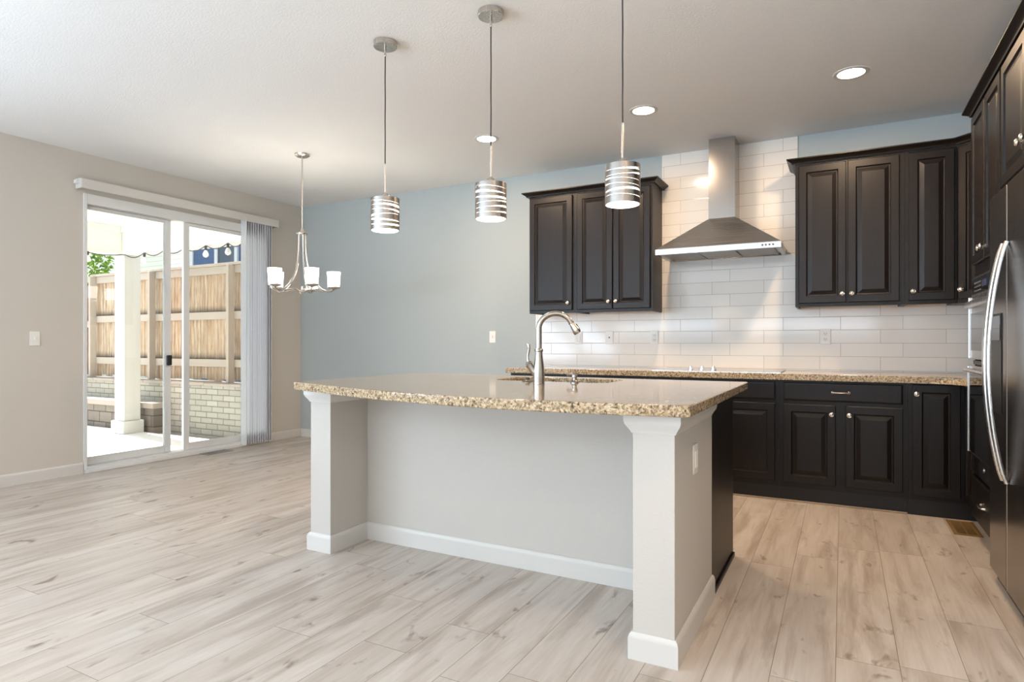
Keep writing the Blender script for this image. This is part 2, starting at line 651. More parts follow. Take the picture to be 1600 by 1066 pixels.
def added_window(name, a0, a1, z0, z1, side):  # added windows out of view, framing the fill lamps
    f = MB()
    g = MB()
    bars = ((a0, a0 + .05, z0, z1), (a1 - .05, a1, z0, z1), (a0 + .05, a1 - .05, z0, z0 + .05), (a0 + .05, a1 - .05, z1 - .05, z1), ((a0 + a1) / 2 - .03, (a0 + a1) / 2 + .03, z0 + .05, z1 - .05))
    for b in bars:
        if side == 'rear':
            f.box(b[0], b[1], YR - .11, YR - .04, b[2], b[3])
        else:
            f.box(XL - .11, XL - .04, b[0], b[1], b[2], b[3])
    if side == 'rear':
        g.box(a0 + .05, a1 - .05, YR - .08, YR - .07, z0 + .05, z1 - .05)
    else:
        g.box(XL - .08, XL - .07, a0 + .05, a1 - .05, z0 + .05, z1 - .05)
    o = struct(name, f, 'vinyl', smooth=False)
    finish('pane', g, 'glass', o, False)


added_window('added_window_1', -5.2, -2.6, .6, 2.5, 'rear')
added_window('added_window_2', -2.0, 0.6, .6, 2.5, 'rear')
added_window('added_window_3', -4.6, -2.6, .55, 2.45, 'side')
added_window('added_window_4', -2.0, 0.0, .55, 2.45, 'side')

BBP = [(0.0, 0.0), (0.014, 0.0), (0.014, 0.075), (0.010, 0.088), (0.004, 0.095), (0.0, 0.095)]


def baseboard(name, path, h=0.095, parent=None):
    s = h / 0.095
    m = MB().sweep(path, [(o, z * s + (0.0005 if z == 0 else 0)) for o, z in BBP])
    return struct(name, m, 'trim', parent)


# paths run so that the outward normal (right-hand side of travel) faces the room
baseboard('baseboard_left', [(XL + .0005, 2.935), (XL + .0005, YR)][::-1], 0.095)
baseboard('baseboard_back', [(XL + .0005, 4.875), (XL + .0005, YB - .0005), (-2.57, YB - .0005)], 0.095)

# ------------------------------------------------------------------ sliding glass door
door = bpy.data.objects.new('door_1', None)
COL.objects.link(door)
door.location = (XL, (DY0 + DY1) / 2, 0)
door['kind'] = 'structure'
door['label'] = 'white framed sliding glass door onto the patio'
fx0, fx1 = XL - 0.13, XL + 0.012
f = MB()
f.box(fx0, fx1, DY0 + .001, DY0 + .03, 0.001, DZ - .002, .004)
f.box(fx0, fx1, DY1 - .03, DY1 - .001, 0.001, DZ - .002, .004)
f.box(fx0, fx1, DY0 + .03, DY1 - .03, DZ - .09, DZ - .002, .004)
f.box(fx0, fx1, DY0 + .03, DY1 - .03, 0.001, 0.055, .004)
f.box(fx1 - .02, fx1 + .02, DY0 + .005, DY1 - .3, 0.001, 0.03, .003)
finish('frame', f, 'vinyl', door)
DM = 3.905


def sash(name, y0, y1, x0, x1, s0=.045, s1=.075, mat='vinyl'):
    m = MB()
    m.box(x0, x1, y0, y0 + s0, 0.056, DZ - .091, .004)
    m.box(x0, x1, y1 - s1, y1, 0.056, DZ - .091, .004)
    m.box(x0, x1, y0 + s0, y1 - s1, 0.056, 0.056 + .065, .004)
    m.box(x0, x1, y0 + s0, y1 - s1, DZ - .091 - .03, DZ - .091, .004)
    o = finish(name, m, mat, door)
    c = (x0 + x1) / 2
    finish('pane', box(c - .003, c + .003, y0 + s0, y1 - s1, 0.121, DZ - .121), 'glass', o, False)
    return o


sash('fixed_panel', DM - .04, DY1 - .031, XL - .045, XL - .010, .06, .05)
sp = sash('sliding_panel', DY0 + .031, 3.765, XL - .095, XL - .06, .012, .062)
hd = MB().box(XL - .058, XL - .03, 3.715, 3.76, 0.90, 1.0, .008)
finish('latch_handle', hd, 'black', door)

# vertical blind
bl = thing('vertical_blind', (XL, 4.7, 0), 'white vertical blind stacked at the right side of the patio door, under its valance', 'blind')
v = MB()
v.box(XL + .085, XL + .095, 2.88, 4.945, 2.425, 2.507, .003)
v.box(XL + .002, XL + .085, 2.88, 2.888, 2.425, 2.507)
v.box(XL + .002, XL + .085, 4.937, 4.945, 2.425, 2.507)
finish('valance', v, 'trim', bl)
hr = MB().box(XL + .03, XL + .07, 2.85, 4.92, 2.46, 2.49, .004)
finish('head_rail', hr, 'vinyl', bl)
for i in range(11):
    y = 4.555 + i * 0.030
    a = -0.2 + random.uniform(-.08, .08)
    m = MB()
    d = Vector((math.cos(a), math.sin(a)))
    w = 0.045
    pts = []
    for k in range(7):
        t = (k / 6 - .5) * 2
        px = XL + .05 + d.x * t * w - d.y * (.006 * (1 - t * t))
        py = y + d.y * t * w + d.x * (.006 * (1 - t * t))
        pts.append((px, py))
    ring = pts + [(p[0] + .003 * d.y, p[1] - .003 * d.x) for p in reversed(pts)]
    m.prism(ring, 0.025, 2.455)
    finish('vane', m, 'vane', bl, False)
wv = MB().box(XL + .012, XL + .100, 4.505, 4.512, 0.02, 2.455, .001)
finish('vane', wv, 'vinyl', bl)

# ------------------------------------------------------------------ switches and outlets
def plate(kind, c, n, label, group=None):
    """c: centre on wall; n: outward normal 'x+','x-','y-'"""
    ang = {'y-': 0, 'x+': PI / 2, 'x-': -PI / 2}[n]
    mt = Matrix.Translation(Vector(c)) @ Matrix.Rotation(ang, 4, 'Z')
    t = thing('light_switch' if kind == 'switch' else 'wall_outlet', c, label, 'switch' if kind == 'switch' else 'outlet', group)
    finish('cover_plate', MB().box(-.036, .036, -.007, -.0005, -.058, .058, .003, mt), 'plate', t)
    if kind == 'switch':
        finish('toggle', MB().box(-.005, .005, -.016, -.0075, -.011, .013, .002, mt), 'plate', t)
    elif kind == 'outlet':
        for s in (-1, 1):
            r = MB().box(-.016, .016, -.0095, -.0072, s * .021 - .014, s * .021 + .014, .003, mt)
            ro = finish('socket', r, 'plate', t)
            q = MB()
            q.box(-.008, -.005, -.0099, -.0090, s * .021 - .003, s * .021 + .006, 0, mt)
            q.box(.005, .008, -.0099, -.0090, s * .021 - .003, s * .021 + .006, 0, mt)
            q.box(-.002, .002, -.0099, -.0090, s * .021 - .010, s * .021 - .006, 0, mt)
            finish('slots', q, 'slot', ro, False)
    elif kind == 'jack':
        m2 = mt @ Matrix.Rotation(PI / 2, 4, 'X')
        finish('jack', MB().lathe([(.006, .0072), (.006, .013), (.003, .013)], mat=m2, seg=12), 'slot', t)
    else:
        finish('blank_rocker', MB().box(-.016, .016, -.0095, -.0072, -.033, .033, .003, mt), 'plate', t)
    return t


TY = YB - 0.010
plate('switch', (XL, 2.58, 1.154), 'x+', 'white light switch on the beige wall left of the patio door')
plate('switch', (-3.073, YB, 1.178), 'y-', 'white light switch on the blue grey wall beside the hanging cabinets')
plate('rocker', (-2.15, TY, 1.165), 'y-', 'white wall plate on the tile directly behind the faucet spout')
plate('jack', (-1.853, TY, 1.167), 'y-', 'white jack plate with one dark round hole on the tile')
plate('outlet', (-1.444, TY, 1.166), 'y-', 'white outlet on the tile left of the cooktop, under the range hood edge')
plate('outlet', (-0.114, TY, 1.167), 'y-', 'white outlet on the tile under the right hanging cabinets')

# ------------------------------------------------------------------ tile backsplash
ts = MB()
ts.box(-2.592, -1.378, TY, YB - .0005, 0.903, 1.60)
ts.box(-1.378, -0.309, TY, YB - .0005, 0.903, H - .001)
ts.box(-0.309, XR - .001, TY, YB - .0005, 0.903, 1.60)
tag(finish('tile_backsplash', ts, 'tile', None, False), 'glossy off-white subway tile covering the kitchen wall behind the hood', 'backsplash')

# ------------------------------------------------------------------ cabinet kit
def frame_at(x, y, z, ang=0.0):
    return Matrix.Translation((x, y, z)) @ Matrix.Rotation(ang, 4, 'Z')


DOORP = [(0, -0.0), (0, -.016), (.004, -.020), (.050, -.020), (.055, -.012), (.059, -.0095), (.063, -.0095), (.089, -.0185), (.092, -.0185)]
FLATP = [(0, 0), (0, -.014), (.003, -.017), (.009, -.0195), (.013, -.020)]


def panel_door(mt, w, h, prof=DOORP):
    """local x 0..w, z 0..h, outward -y"""
    lim = min(w, h) / 2 - .004
    R = []
    for i, d in prof:
        i = min(i, lim)
        R.append([(i, d, i), (w - i, d, i), (w - i, d, h - i), (i, d, h - i)])
    return MB().rings(R, mt)


def knob(mt, x, z, parent, mat='knob'):
    m2 = mt @ Matrix.Translation((x, -.020, z)) @ Matrix.Rotation(PI / 2, 4, 'X')
    k = MB().lathe([(.0095, 0.0003), (.0095, .002), (.005, .004), (.0045, .012), (.008, .015), (.0145, .018), (.0165, .022), (.0155, .026), (.012, .029), (.010, .0282), (.006, .031), (.002, .0318)], mat=m2, seg=20)
    return finish('knob', k, mat, parent)


def pull(mt, x, z, parent, w=.10):
    m = MB()
    pts = [(x - w / 2, -.0203, z), (x - w / 2 + .002, -.034, z), (x - w / 4, -.042, z), (x, -.044, z), (x + w / 4, -.042, z), (x + w / 2 - .002, -.034, z), (x + w / 2, -.0203, z)]
    m.tube([mt @ Vector(p) for p in pts], [.007, .006, .005, .0045, .005, .006, .007], 10)
    for s in (-1, 1):
        a = mt @ Matrix.Translation((x + s * w / 2, -.0203, z)) @ Matrix.Rotation(PI / 2, 4, 'X')
        m.lathe([(.009, 0), (.009, .003), (.006, .006)], mat=a, seg=12)
    return finish('bar_pull', m, 'knob', parent)


def door_on(root, mt, x, z, w, h, kx=None, kz=None, name='door', prof=DOORP):
    d = finish(name, panel_door(mt @ Matrix.Translation((x, -.0008, z)), w, h, prof), 'wood', root, False)
    if kx is not None:
        knob(mt @ Matrix.Translation((0, -.0008, 0)), x + kx if kx >= 0 else x + w + kx, z + kz if kz >= 0 else z + h + kz, d)
    return d


# ---- upper wall cabinets: z 1.383..2.440, front frame at Y=5.035
UZ0, UZ1, UF = 1.383, 2.435, 5.037


def upper(x0, x1, label, doors, group='wall cabinets over the tiled worktop'):
    t = thing('wall_cabinet', ((x0 + x1) / 2, 5.19, UZ0), label, 'cabinet', group)
    b = MB()
    b.box(x0 + .0006, x1 - .0006, UF, TY - .001 if x0 > -.4 or True else 0, UZ0 + .02, UZ1)
    for s in (x0 + .0006, x1 - .0186):
        b.box(s, s + .018, UF, TY - .001, UZ0, UZ0 + .02)
    b.box(x0 + .0186, x1 - .0186, UF, UF + .02, UZ0, UZ0 + .02)
    finish('body', b, 'wood', t)
    finish('bottom_panel', MB().box(x0 + .019, x1 - .019, UF + .021, TY - .002, UZ0 + .014, UZ0 + .0195), 'cab_under', t)
    for dx0, dx1, kn in doors:
        mt = frame_at(0, UF, 0)
        door_on(t, mt, dx0, 1.408, dx1 - dx0, 2.418 - 1.408, kn, .062)
    return t


upper(-2.508, -2.064, 'narrow one-door dark wall cabinet at the left end over the tile', [(-2.500, -2.085, -.035)])
upper(-2.064, -1.376, 'two-door dark wall cabinet left of the steel range hood', [(-2.040, -1.718, -.030), (-1.711, -1.394, .028)])
upper(-0.308, 0.378, 'two-door dark wall cabinet right of the steel range hood', [(-.284, .024, -.024), (.034, .348, .026)])
upper(0.378, 0.674, 'narrow one-door dark wall cabinet beside the corner cabinet', [(.402, .660, .024)])

# diagonal corner wall cabinet
t = thing('corner_wall_cabinet', (1.0, 5.1, UZ0), 'dark diagonal corner wall cabinet between the wall run and the oven tower', 'cabinet')
pl_ = [(.6755, UF), (.9665, UF - .291), (XR - .001, UF - .291), (XR - .001, TY - .001), (.6755, TY - .001)]
finish('body', MB().prism(pl_, UZ0, UZ1), 'wood', t)
mt = frame_at(.6755, UF, 0, -PI / 4)
door_on(t, mt, .022, 1.408, .368, 1.010, .030, .062)

CRP = [(0.0, 2.4355), (.022, 2.4355), (.024, 2.441), (.026, 2.446), (.034, 2.452), (.046, 2.459), (.052, 2.464), (.056, 2.466), (.056, 2.474), (0.0, 2.474)]


def crown(path, label, prof=CRP):
    m = MB().sweep(path, prof)
    return tag(finish('crown_molding', m, 'wood'), label, 'molding', 'dark crown moldings on top of the cabinets')


crown([(-2.508, TY - .002), (-2.508, UF), (-1.376, UF), (-1.376, TY - .002)], 'dark crown molding topping the wall cabinets left of the hood')
crown([(-0.308, TY - .002), (-0.308, UF), (.6755, UF), (.9665, UF - .291)], 'dark crown molding topping the wall cabinets right of the hood')

# ---- base cabinets: face frame at Y=4.772, doors out to 4.75
BF, BZ0, BZ1 = 4.772, 0.102, 0.856


def base(x0, x1, label, fronts, pulls=()):
    t = thing('base_cabinet', ((x0 + x1) / 2, 5.06, 0), label, 'cabinet', 'base cabinets along the tiled wall')
    finish('body', MB().box(x0 + .0006, x1 - .0006, BF, TY - .001, BZ0, BZ1), 'wood', t)
    finish('toe_kick', MB().box(x0 + .0006, x1 - .0006, BF + .012, BF + .03, 0.0005, BZ0 - .0005), 'toe', t)
    finish('floor_trim', MB().box(x0 + .0006, x1 - .0006, BF - .001, BF + .0115, .0005, .012, .003), 'floor_trim', t)
    mt = frame_at(0, BF, 0)
    for kind, a, b, z0, z1, kn in fronts:
        if kind == 'door':
            door_on(t, mt, a, z0, b - a, z1 - z0, kn, -.060)
        else:
            d = door_on(t, mt, a, z0, b - a, z1 - z0, None, None, 'drawer_front', FLATP)
            if kn == 'pull':
                pull(mt @ Matrix.Translation((0, -.0008, 0)), (a + b) / 2, (z0 + z1) / 2, d)
    return t


base(-2.56, -1.945, 'dark base cabinet at the far left end of the back worktop', [('drawer', -2.53, -1.97, .715, .843, 'pull'), ('door', -2.53, -2.26, .14, .69, -.03), ('door', -2.24, -1.97, .14, .69, .03)])
base(-1.945, -1.33, 'dark base cabinet left of the cooktop cabinet', [('drawer', -1.915, -1.36, .715, .843, 'pull'), ('door', -1.915, -1.645, .14, .69, -.03), ('door', -1.63, -1.36, .14, .69, .03)])
base(-1.33, -.395, 'dark base cabinet under the glass cooktop, partly hidden by the island', [('drawer', -1.27, -.421, .715, .843, None), ('door', -1.27, -.858, .14, .690, -.03), ('door', -.833, -.421, .14, .690, .03)])
base(-.395, .376, 'dark base cabinet with a wide drawer over two raised panel doors', [('drawer', -.367, .349, .715, .843, 'pull'), ('door', -.367, -.039, .140, .690, -.024), ('door', .019, .349, .140, .690, .024)])

# corner base cabinet (two wings meeting at an inside corner)
t = thing('corner_base_cabinet', (1.0, 5.0, 0), 'dark corner base cabinet with a tall narrow door next to the oven tower', 'cabinet')
TF = 0.680      # face plane of the tall run
pl_ = [(.3766, BF), (TF + .012, BF), (TF + .012, 4.4385), (XR - .001, 4.4385), (XR - .001, TY - .001), (.3766, TY - .001)]
finish('body', MB().prism(pl_, BZ0, BZ1), 'wood', t)
m = MB()
m.box(.3766, .762, BF + .012, BF + .03, .0005, BZ0 - .0005)
m.box(.745, .762, 4.4385, BF + .012, .0005, BZ0 - .0005)
finish('toe_kick', m, 'toe', t)
mt = frame_at(0, BF, 0)
door_on(t, mt, .401, .130, .255, .720, .022, -.062)
mt2 = frame_at(TF + .012, 4.735, 0, -PI / 2)
door_on(t, mt2, .02, .130, .262, .720)

# back worktop with the inside corner rounded
ct = []
ct += [(-2.59, TY - .001), (-2.59, 4.733), (.50, 4.733)]
for k in range(7):
    a = k / 6 * PI / 2
    ct.append((.50 + .145 * math.sin(a), 4.588 + .145 * math.cos(a)))
ct += [(.645, 4.4385), (XR - .001, 4.4385), (XR - .001, TY - .001)]
tag(finish('countertop', MB().prism(ct, .858, .902, bev=.005), 'granite'), 'long speckled granite worktop against the tiled wall', 'countertop')

# cooktop
t = thing('cooktop', (-.86, 5.03, .902), 'black glass cooktop set in the back worktop under the hood', 'cooktop')
finish('glass_top', MB().box(-1.31, -.39, 4.785, 5.285, .9022, .9095, .003), 'black_glass', t)
finish('edge_trim', MB().box(-1.312, -.388, 4.781, 4.7845, .9022, .909), 'steel', t)
for x, y in ((-1.085, 4.93), (-1.0, 4.93), (-.915, 4.93)):
    finish('control_knob', MB().lathe([(.024, 0), (.024, .006), (.015, .010), (.014, .026), (.011, .029)], (x + .04, y, .9098), 18), 'chrome', t)

# range hood
t = thing('range_hood', (-.847, 5.1, 1.81), 'stainless steel chimney range hood on the tiled wall', 'range hood')
hx0, hx1, hy0, hy1 = -1.305, -.389, 4.85, TY - .001
cx0, cx1, cy0 = -.943, -.742, 5.10
hb = MB()
hb.rings([[(hx0, hy0, 1.812), (hx1, hy0, 1.812), (hx1, hy1, 1.812), (hx0, hy1, 1.812)],
          [(hx0, hy0, 1.855), (hx1, hy0, 1.855), (hx1, hy1, 1.855), (hx0, hy1, 1.855)]], cap0=False, cap1=False)
fr = .03
hb.rings([[(hx0, hy0, 1.812), (hx1, hy0, 1.812), (hx1, hy1, 1.812), (hx0, hy1, 1.812)],
          [(hx0 + fr, hy0 + fr, 1.812), (hx1 - fr, hy0 + fr, 1.812), (hx1 - fr, hy1 - fr, 1.812), (hx0 + fr, hy1 - fr, 1.812)],
          [(hx0 + fr + .01, hy0 + fr + .01, 1.824), (hx1 - fr - .01, hy0 + fr + .01, 1.824), (hx1 - fr - .01, hy1 - fr - .01, 1.824), (hx0 + fr + .01, hy1 - fr - .01, 1.824)]], cap0=False, cap1=True)
hbo = finish('rim', hb, brushed('hood_rim_steel', (0.52, 0.51, 0.50, 1), 0.25, 'x'), t, False)
py_ = MB().rings([[(hx0, hy0 + .001, 1.8552), (hx1, hy0 + .001, 1.8552), (hx1, hy1, 1.8552), (hx0, hy1, 1.8552)],
                  [(cx0, cy0, 2.108), (cx1, cy0, 2.108), (cx1, hy1, 2.108), (cx0, hy1, 2.108)]])
finish('canopy', py_, 'steel', t, False)
finish('chimney', MB().box(cx0, cx1, cy0, hy1, 2.1085, 2.42), 'steel_v', t, False)
finish('chimney_upper', MB().box(cx0 + .0015, cx1 - .0015, cy0 + .0015, hy1, 2.4205, H - .001), 'steel_v', t, False)
for i in range(3):
    a = hx0 + .05 + i * .275
    finish('filter', MB().box(a, a + .265, hy0 + .06, hy1 - .06, 1.815, 1.8235, .003), 'filter', t)
for i in range(4):
    finish('button', MB().lathe([(.006, 0), (.006, .004), (.004, .005)], mat=Matrix.Translation((-.515 + i * .024, hy0 - .0002, 1.834)) @ Matrix.Rotation(PI / 2, 4, 'X'), seg=12), 'dark_grey', t)

# ------------------------------------------------------------------ tall oven tower, ovens, fridge, over-fridge cabinet (face plane X=TF)
TY0, TY1 = 3.672, 4.4365
t = thing('oven_tower_cabinet', (1.0, 4.05, 0), 'tall dark cabinet tower holding the built-in microwave and oven', 'cabinet')
b = MB()
b.box(TF, XR - .001, TY0, TY0 + .018, BZ0, UZ1)
b.box(TF, XR - .001, TY1 - .018, TY1, BZ0, UZ1)
b.box(TF, XR - .001, TY0 + .018, TY1 - .018, 1.50, UZ1)
b.box(TF, XR - .001, TY0 + .018, TY1 - .018, BZ0, .375)
finish('body', b, 'wood', t)
finish('toe_kick', MB().box(.752, .77, TY0, TY1, .0005, BZ0 - .0005), 'toe', t)
mt = frame_at(TF, TY1, 0, -PI / 2)
TW = TY1 - TY0
door_on(t, mt, .012, 1.565, .360, 2.418 - 1.565, -.028, .062)
door_on(t, mt, .390, 1.565, .362, 2.418 - 1.565, .028, .062)
d = door_on(t, mt, .012, .125, TW - .024, .235, None, None, 'drawer_front', FLATP)
pull(mt @ Matrix.Translation((0, -.0008, 0)), TW / 2, .25, d)


def right_box(y0, y1, x0, x1, z0, z1, bev=0.0):
    return MB().box(x0, x1, y0, y1, z0, z1, bev)


mw = thing('microwave_oven', (1.0, 4.05, 1.02), 'stainless built-in microwave with black control panel above the wall oven', 'microwave')
oy0, oy1 = TY0 + .022, TY1 - .022
finish('body', right_box(oy0, oy1, TF + .004, 1.2, 1.022, 1.494), 'dark_grey', mw)
finish('trim_frame', right_box(oy0 - .012, oy1 + .012, TF - .018, TF - .001, 1.385, 1.49, .003), 'steel', mw)
cp = finish('control_panel', right_box(oy0 + .002, oy1 - .012, TF - .021, TF - .0185, 1.392, 1.478, .001), 'black_glass', mw)
finish('display', right_box(3.98, 4.10, TF - .0225, TF - .0215, 1.42, 1.455), simple('blue_grey_display', srgb(70, 72, 110), 0.2), cp)
btn = MB()
for r in range(3):
    for c_ in range(4):
        btn.box(TF - .0225, TF - .0215, 4.13 + c_ * .05, 4.16 + c_ * .05, 1.405 + r * .022, 1.412 + r * .022)
bo = finish('keypad', btn, simple('pale_key_marks', srgb(120, 120, 118), 0.4), cp, False)
dr = finish('door', right_box(oy0 - .012, oy1 + .012, TF - .026, TF - .001, 1.026, 1.3835, .004), 'steel', mw)
finish('window', right_box(oy0 + .035, oy1 - .045, TF - .029, TF - .0265, 1.075, 1.285, .001), simple('smoked_oven_glass', (0.05, 0.045, 0.04, 1), 0.05, 0, 0.8), dr)
finish('handle', right_box(oy0 + .02, oy1 - .02, TF - .058, TF - .027, 1.315, 1.352, .008), 'handle', dr)

ov = thing('wall_oven', (1.0, 4.05, .38), 'stainless framed wall oven with dark glass door below the microwave', 'oven')
finish('body', right_box(oy0, oy1, TF + .004, 1.25, .38, 1.018), 'dark_grey', ov)
finish('side_trim', right_box(oy1, oy1 + .012, TF - .038, TF - .0305, .49, .985, .002), 'handle', ov)
finish('side_trim', right_box(oy1, oy1 + .012, TF - .034, TF - .0265, 1.03, 1.38, .002), 'handle', mw)
finish('vent_strip', right_box(oy0, oy1, TF - .012, TF + .003, .995, 1.018, .002), 'black', ov)
dr = finish('door', right_box(oy0 - .012, oy1 + .012, TF - .030, TF - .001, .49, .990, .004), 'steel', ov)
finish('window', right_box(oy0 + .002, oy1 - .016, TF - .033, TF - .0305, .500, .945, .001), 'black_glass', dr)
finish('handle', right_box(oy0 + .05, oy1 - .05, TF - .070, TF - .034, .955, .975, .008), 'handle', dr)
lp = finish('lower_panel', right_box(oy0 - .012, oy1 + .012, TF - .022, TF - .001, .385, .487, .003), 'black_glass', ov)
finish('badge', MB().lathe([(.014, 0), (.014, .003), (.010, .004)], mat=Matrix.Translation((TF - .0225, 4.055, .445)) @ Matrix.Rotation(-PI / 2, 4, 'Y'), seg=16), 'chrome', lp)

# fridge
FX, FY0, FY1, FS = .617, 2.735, 3.662, 3.318
t = thing('refrigerator', (.95, 3.2, 0), 'dark stainless side-by-side refrigerator with two long bowed handles', 'refrigerator')
finish('body', MB().box(.690, 1.28, FY0 + .004, FY1 - .004, .03, 1.785, .004), 'dark_grey', t)
finish('kick_grille', MB().box(.645, .688, FY0 + .01, FY1 - .01, .006, .052, .003), 'black', t)
fd = finish('freezer_door', MB().box(FX, .686, FS + .004, FY1 - .002, .058, 1.80, .010, seg=3), 'steel_dark', t)
rd = finish('fridge_door', MB().box(FX, .686, FY0 + .002, FS - .004, .058, 1.80, .010, seg=3), 'steel_dark', t)
finish('gasket', MB().box(FX + .002, .689, FS - .0037, FS + .0037, .06, 1.79), simple('pale_gasket', srgb(200, 198, 194), 0.5), t)
for yy, par in ((FS + .038, fd), (FS - .038, rd)):
    pts, rad = [], []
    for k in range(25):
        s_ = k / 24
        z = .525 + (1.545 - .525) * s_
        bow = .064 * math.sin(PI * s_) ** 0.75
        pts.append((FX - .006 - bow, yy, z))
    R = []
    for i, p in enumerate(pts):
        a, bq = Vector(pts[max(i - 1, 0)]), Vector(pts[min(i + 1, 24)])
        tg = (bq - a).normalized()
        nx = Vector((tg.z, 0, -tg.x))
        ring = []
        for k in range(12):
            an = 2 * PI * k / 12
            ring.append(tuple(Vector(p) + nx * (.009 * math.cos(an)) + Vector((0, .016, 0)) * math.sin(an)))
        R.append(ring)
    finish('handle', MB().rings(R), 'handle', par)
dp = finish('ice_dispenser', MB().box(FX - .004, FX - .0005, 3.40, 3.60, .80, 1.25, .002), 'black', fd)
finish('dispenser_panel', MB().box(FX - .007, FX - .0045, 3.41, 3.59, 1.13, 1.24, .001), 'black_glass', dp)

# over-fridge cabinet
t = thing('over_fridge_cabinet', (1.0, 3.2, 1.83), 'dark deep two-door cabinet above the refrigerator', 'cabinet')
finish('body', MB().box(TF, XR - .001, 2.735, TY0 - .001, 1.835, UZ1), 'wood', t)
mt = frame_at(TF, TY0 - .001, 0, -PI / 2)
door_on(t, mt, .012, 1.85, .443, 2.418 - 1.85, -.030, .10)
door_on(t, mt, .470, 1.85, .443, 2.418 - 1.85, .030, .10)
t = thing('end_panel', (1.0, 2.72, 0), 'dark full-height panel closing the near side of the refrigerator bay', 'panel')
finish('board', MB().box(TF, XR - .001, 2.713, 2.733, .0005, UZ1), 'wood', t)
crown([(XR - .002, TY1), (TF, TY1), (TF, 2.713)], 'dark crown molding topping the oven tower and refrigerator cabinet')

# ------------------------------------------------------------------ island
isl = thing('kitchen_island', (-1.5, 2.8, 0), 'beige island with two square posts, white baseboard and dark cabinet end', 'island')
IZ = .873
finish('knee_wall', MB().box(-2.398, -.6565, 2.735, 2.86, .0005, IZ), 'island_paint', isl, False)
finish('post', MB().box(-2.542, -2.399, 2.445, 2.86, .0005, IZ, .002), 'island_paint', isl, False)
finish('post', MB().box(-.656, -.508, 2.140, 2.825, .0005, IZ, .002), 'island_paint', isl, False)
CAPP = [(0.0, .800), (.004, .800), (.006, .806), (.012, .816), (.022, .830), (.026, .842), (.026, .8725), (0.0, .8725)]
capL = MB().sweep([(-2.5425, 2.86), (-2.5425, 2.4445), (-2.3985, 2.4445), (-2.3985, 2.7345)], CAPP)
finish('post_cap', capL, 'trim', isl)
capR = MB().sweep([(-.6565, 2.7345), (-.6565, 2.1395), (-.5075, 2.1395), (-.5075, 2.80)], CAPP)
finish('post_cap', capR, 'trim', isl)
bb = MB().sweep([(-2.5425, 2.86), (-2.5425, 2.4445), (-2.3985, 2.4445), (-2.3985, 2.7345), (-.6565, 2.7345), (-.6565, 2.1395), (-.5075, 2.1395), (-.5075, 2.825)], [(o, z + (.0005 if z == 0 else 0)) for o, z in BBP])
finish('baseboard', bb, 'trim', isl)
# dark cabinets on the kitchen side
ic = MB()
ic.prism([(-2.52, 2.861), (-.515, 2.861), (-.515, 3.425), (-2.52, 3.425)], .102, IZ)
ic.box(-2.52, -.515, 2.861, 3.36, .0005, .1018)
ico = finish('cabinet_body', ic, 'wood', isl, False)
finish('end_panel', MB().box(-.5148, -.508, 2.826, 3.423, .0005, IZ - .001), 'wood', isl, False)
shoe = MB().box(-.5075, -.497, 2.86, 3.415, .0005, .022, .003)
finish('shoe_molding', shoe, 'wood', isl)
xs = [-2.50, -1.95, -1.74, -1.385, -1.03, -.525]
for i in range(5):
    mt = frame_at(xs[i + 1], 3.425, 0, PI)
    w = xs[i + 1] - xs[i] - .012
    dd = finish('door', panel_door(mt @ Matrix.Translation((.006, -.0008, .13)), w, .555), 'wood', isl, False)
    knob(mt @ Matrix.Translation((0, -.0008, 0)), .035, .62, dd)
    finish('drawer_front', panel_door(mt @ Matrix.Translation((.006, -.0008, .705)), w, .13, FLATP), 'wood', isl, False)
plate('rocker', (-.508, 2.455, .668), 'x-' if False else 'x+', 'white blank plate on the right side of the near island post')

# island top, bowed towards the stools side, with a sink cut-out
outer = [(-.437, 2.05), (-.437, 3.44), (-2.55, 3.44), (-2.55, 2.36)]
arc = [(-2.53, 2.315), (-2.40, 2.270), (-2.26, 2.228), (-2.10, 2.165), (-1.95, 2.115), (-1.75, 2.064), (-1.55, 2.024), (-1.35, 1.996), (-1.15, 1.982), (-.95, 1.982), (-.75, 1.998), (-.58, 2.022), (-.46, 2.042)]
outer = outer + arc
SX0, SX1, SY0, SY1, SR = -1.71, -1.06, 2.975, 3.33, .07


def rrect(x0, x1, y0, y1, r, k=6):
    p = []
    for cx, cy, a0 in ((x1 - r, y1 - r, 0), (x0 + r, y1 - r, PI / 2), (x0 + r, y0 + r, PI), (x1 - r, y0 + r, 1.5 * PI)):
        for i in range(k + 1):
            a = a0 + i / k * PI / 2
            p.append((cx + r * math.cos(a), cy + r * math.sin(a)))
    return p


def plate_with_hole(outer, hole, z0, z1, bev):
    bm = bmesh.new()
    ed = []
    for loop in (outer, hole):
        vs_ = [bm.verts.new((p[0], p[1], z1)) for p in loop]
        ed += [bm.edges.new((vs_[i], vs_[(i + 1) % len(vs_)])) for i in range(len(vs_))]
    bmesh.ops.triangle_fill(bm, use_beauty=True, use_dissolve=False, edges=ed)
    for fa in bm.faces:
        if fa.normal.z < 0:
            fa.normal_flip()
    r = bmesh.ops.extrude_face_region(bm, geom=list(bm.faces))
    for g_ in r['geom']:
        if isinstance(g_, bmesh.types.BMVert):
            g_.co.z = z0
    bmesh.ops.recalc_face_normals(bm, faces=list(bm.faces))
    es = [e for e in bm.edges if e.is_manifold and abs(e.link_faces[0].normal.dot(e.link_faces[1].normal)) < .2 and abs(e.verts[0].co.z - e.verts[1].co.z) < 1e-5]
    bmesh.ops.bevel(bm, geom=es, offset=bev, segments=3, profile=.5, affect='EDGES')
    m = MB()
    m.bm.free()
    m.bm = bm
    return m


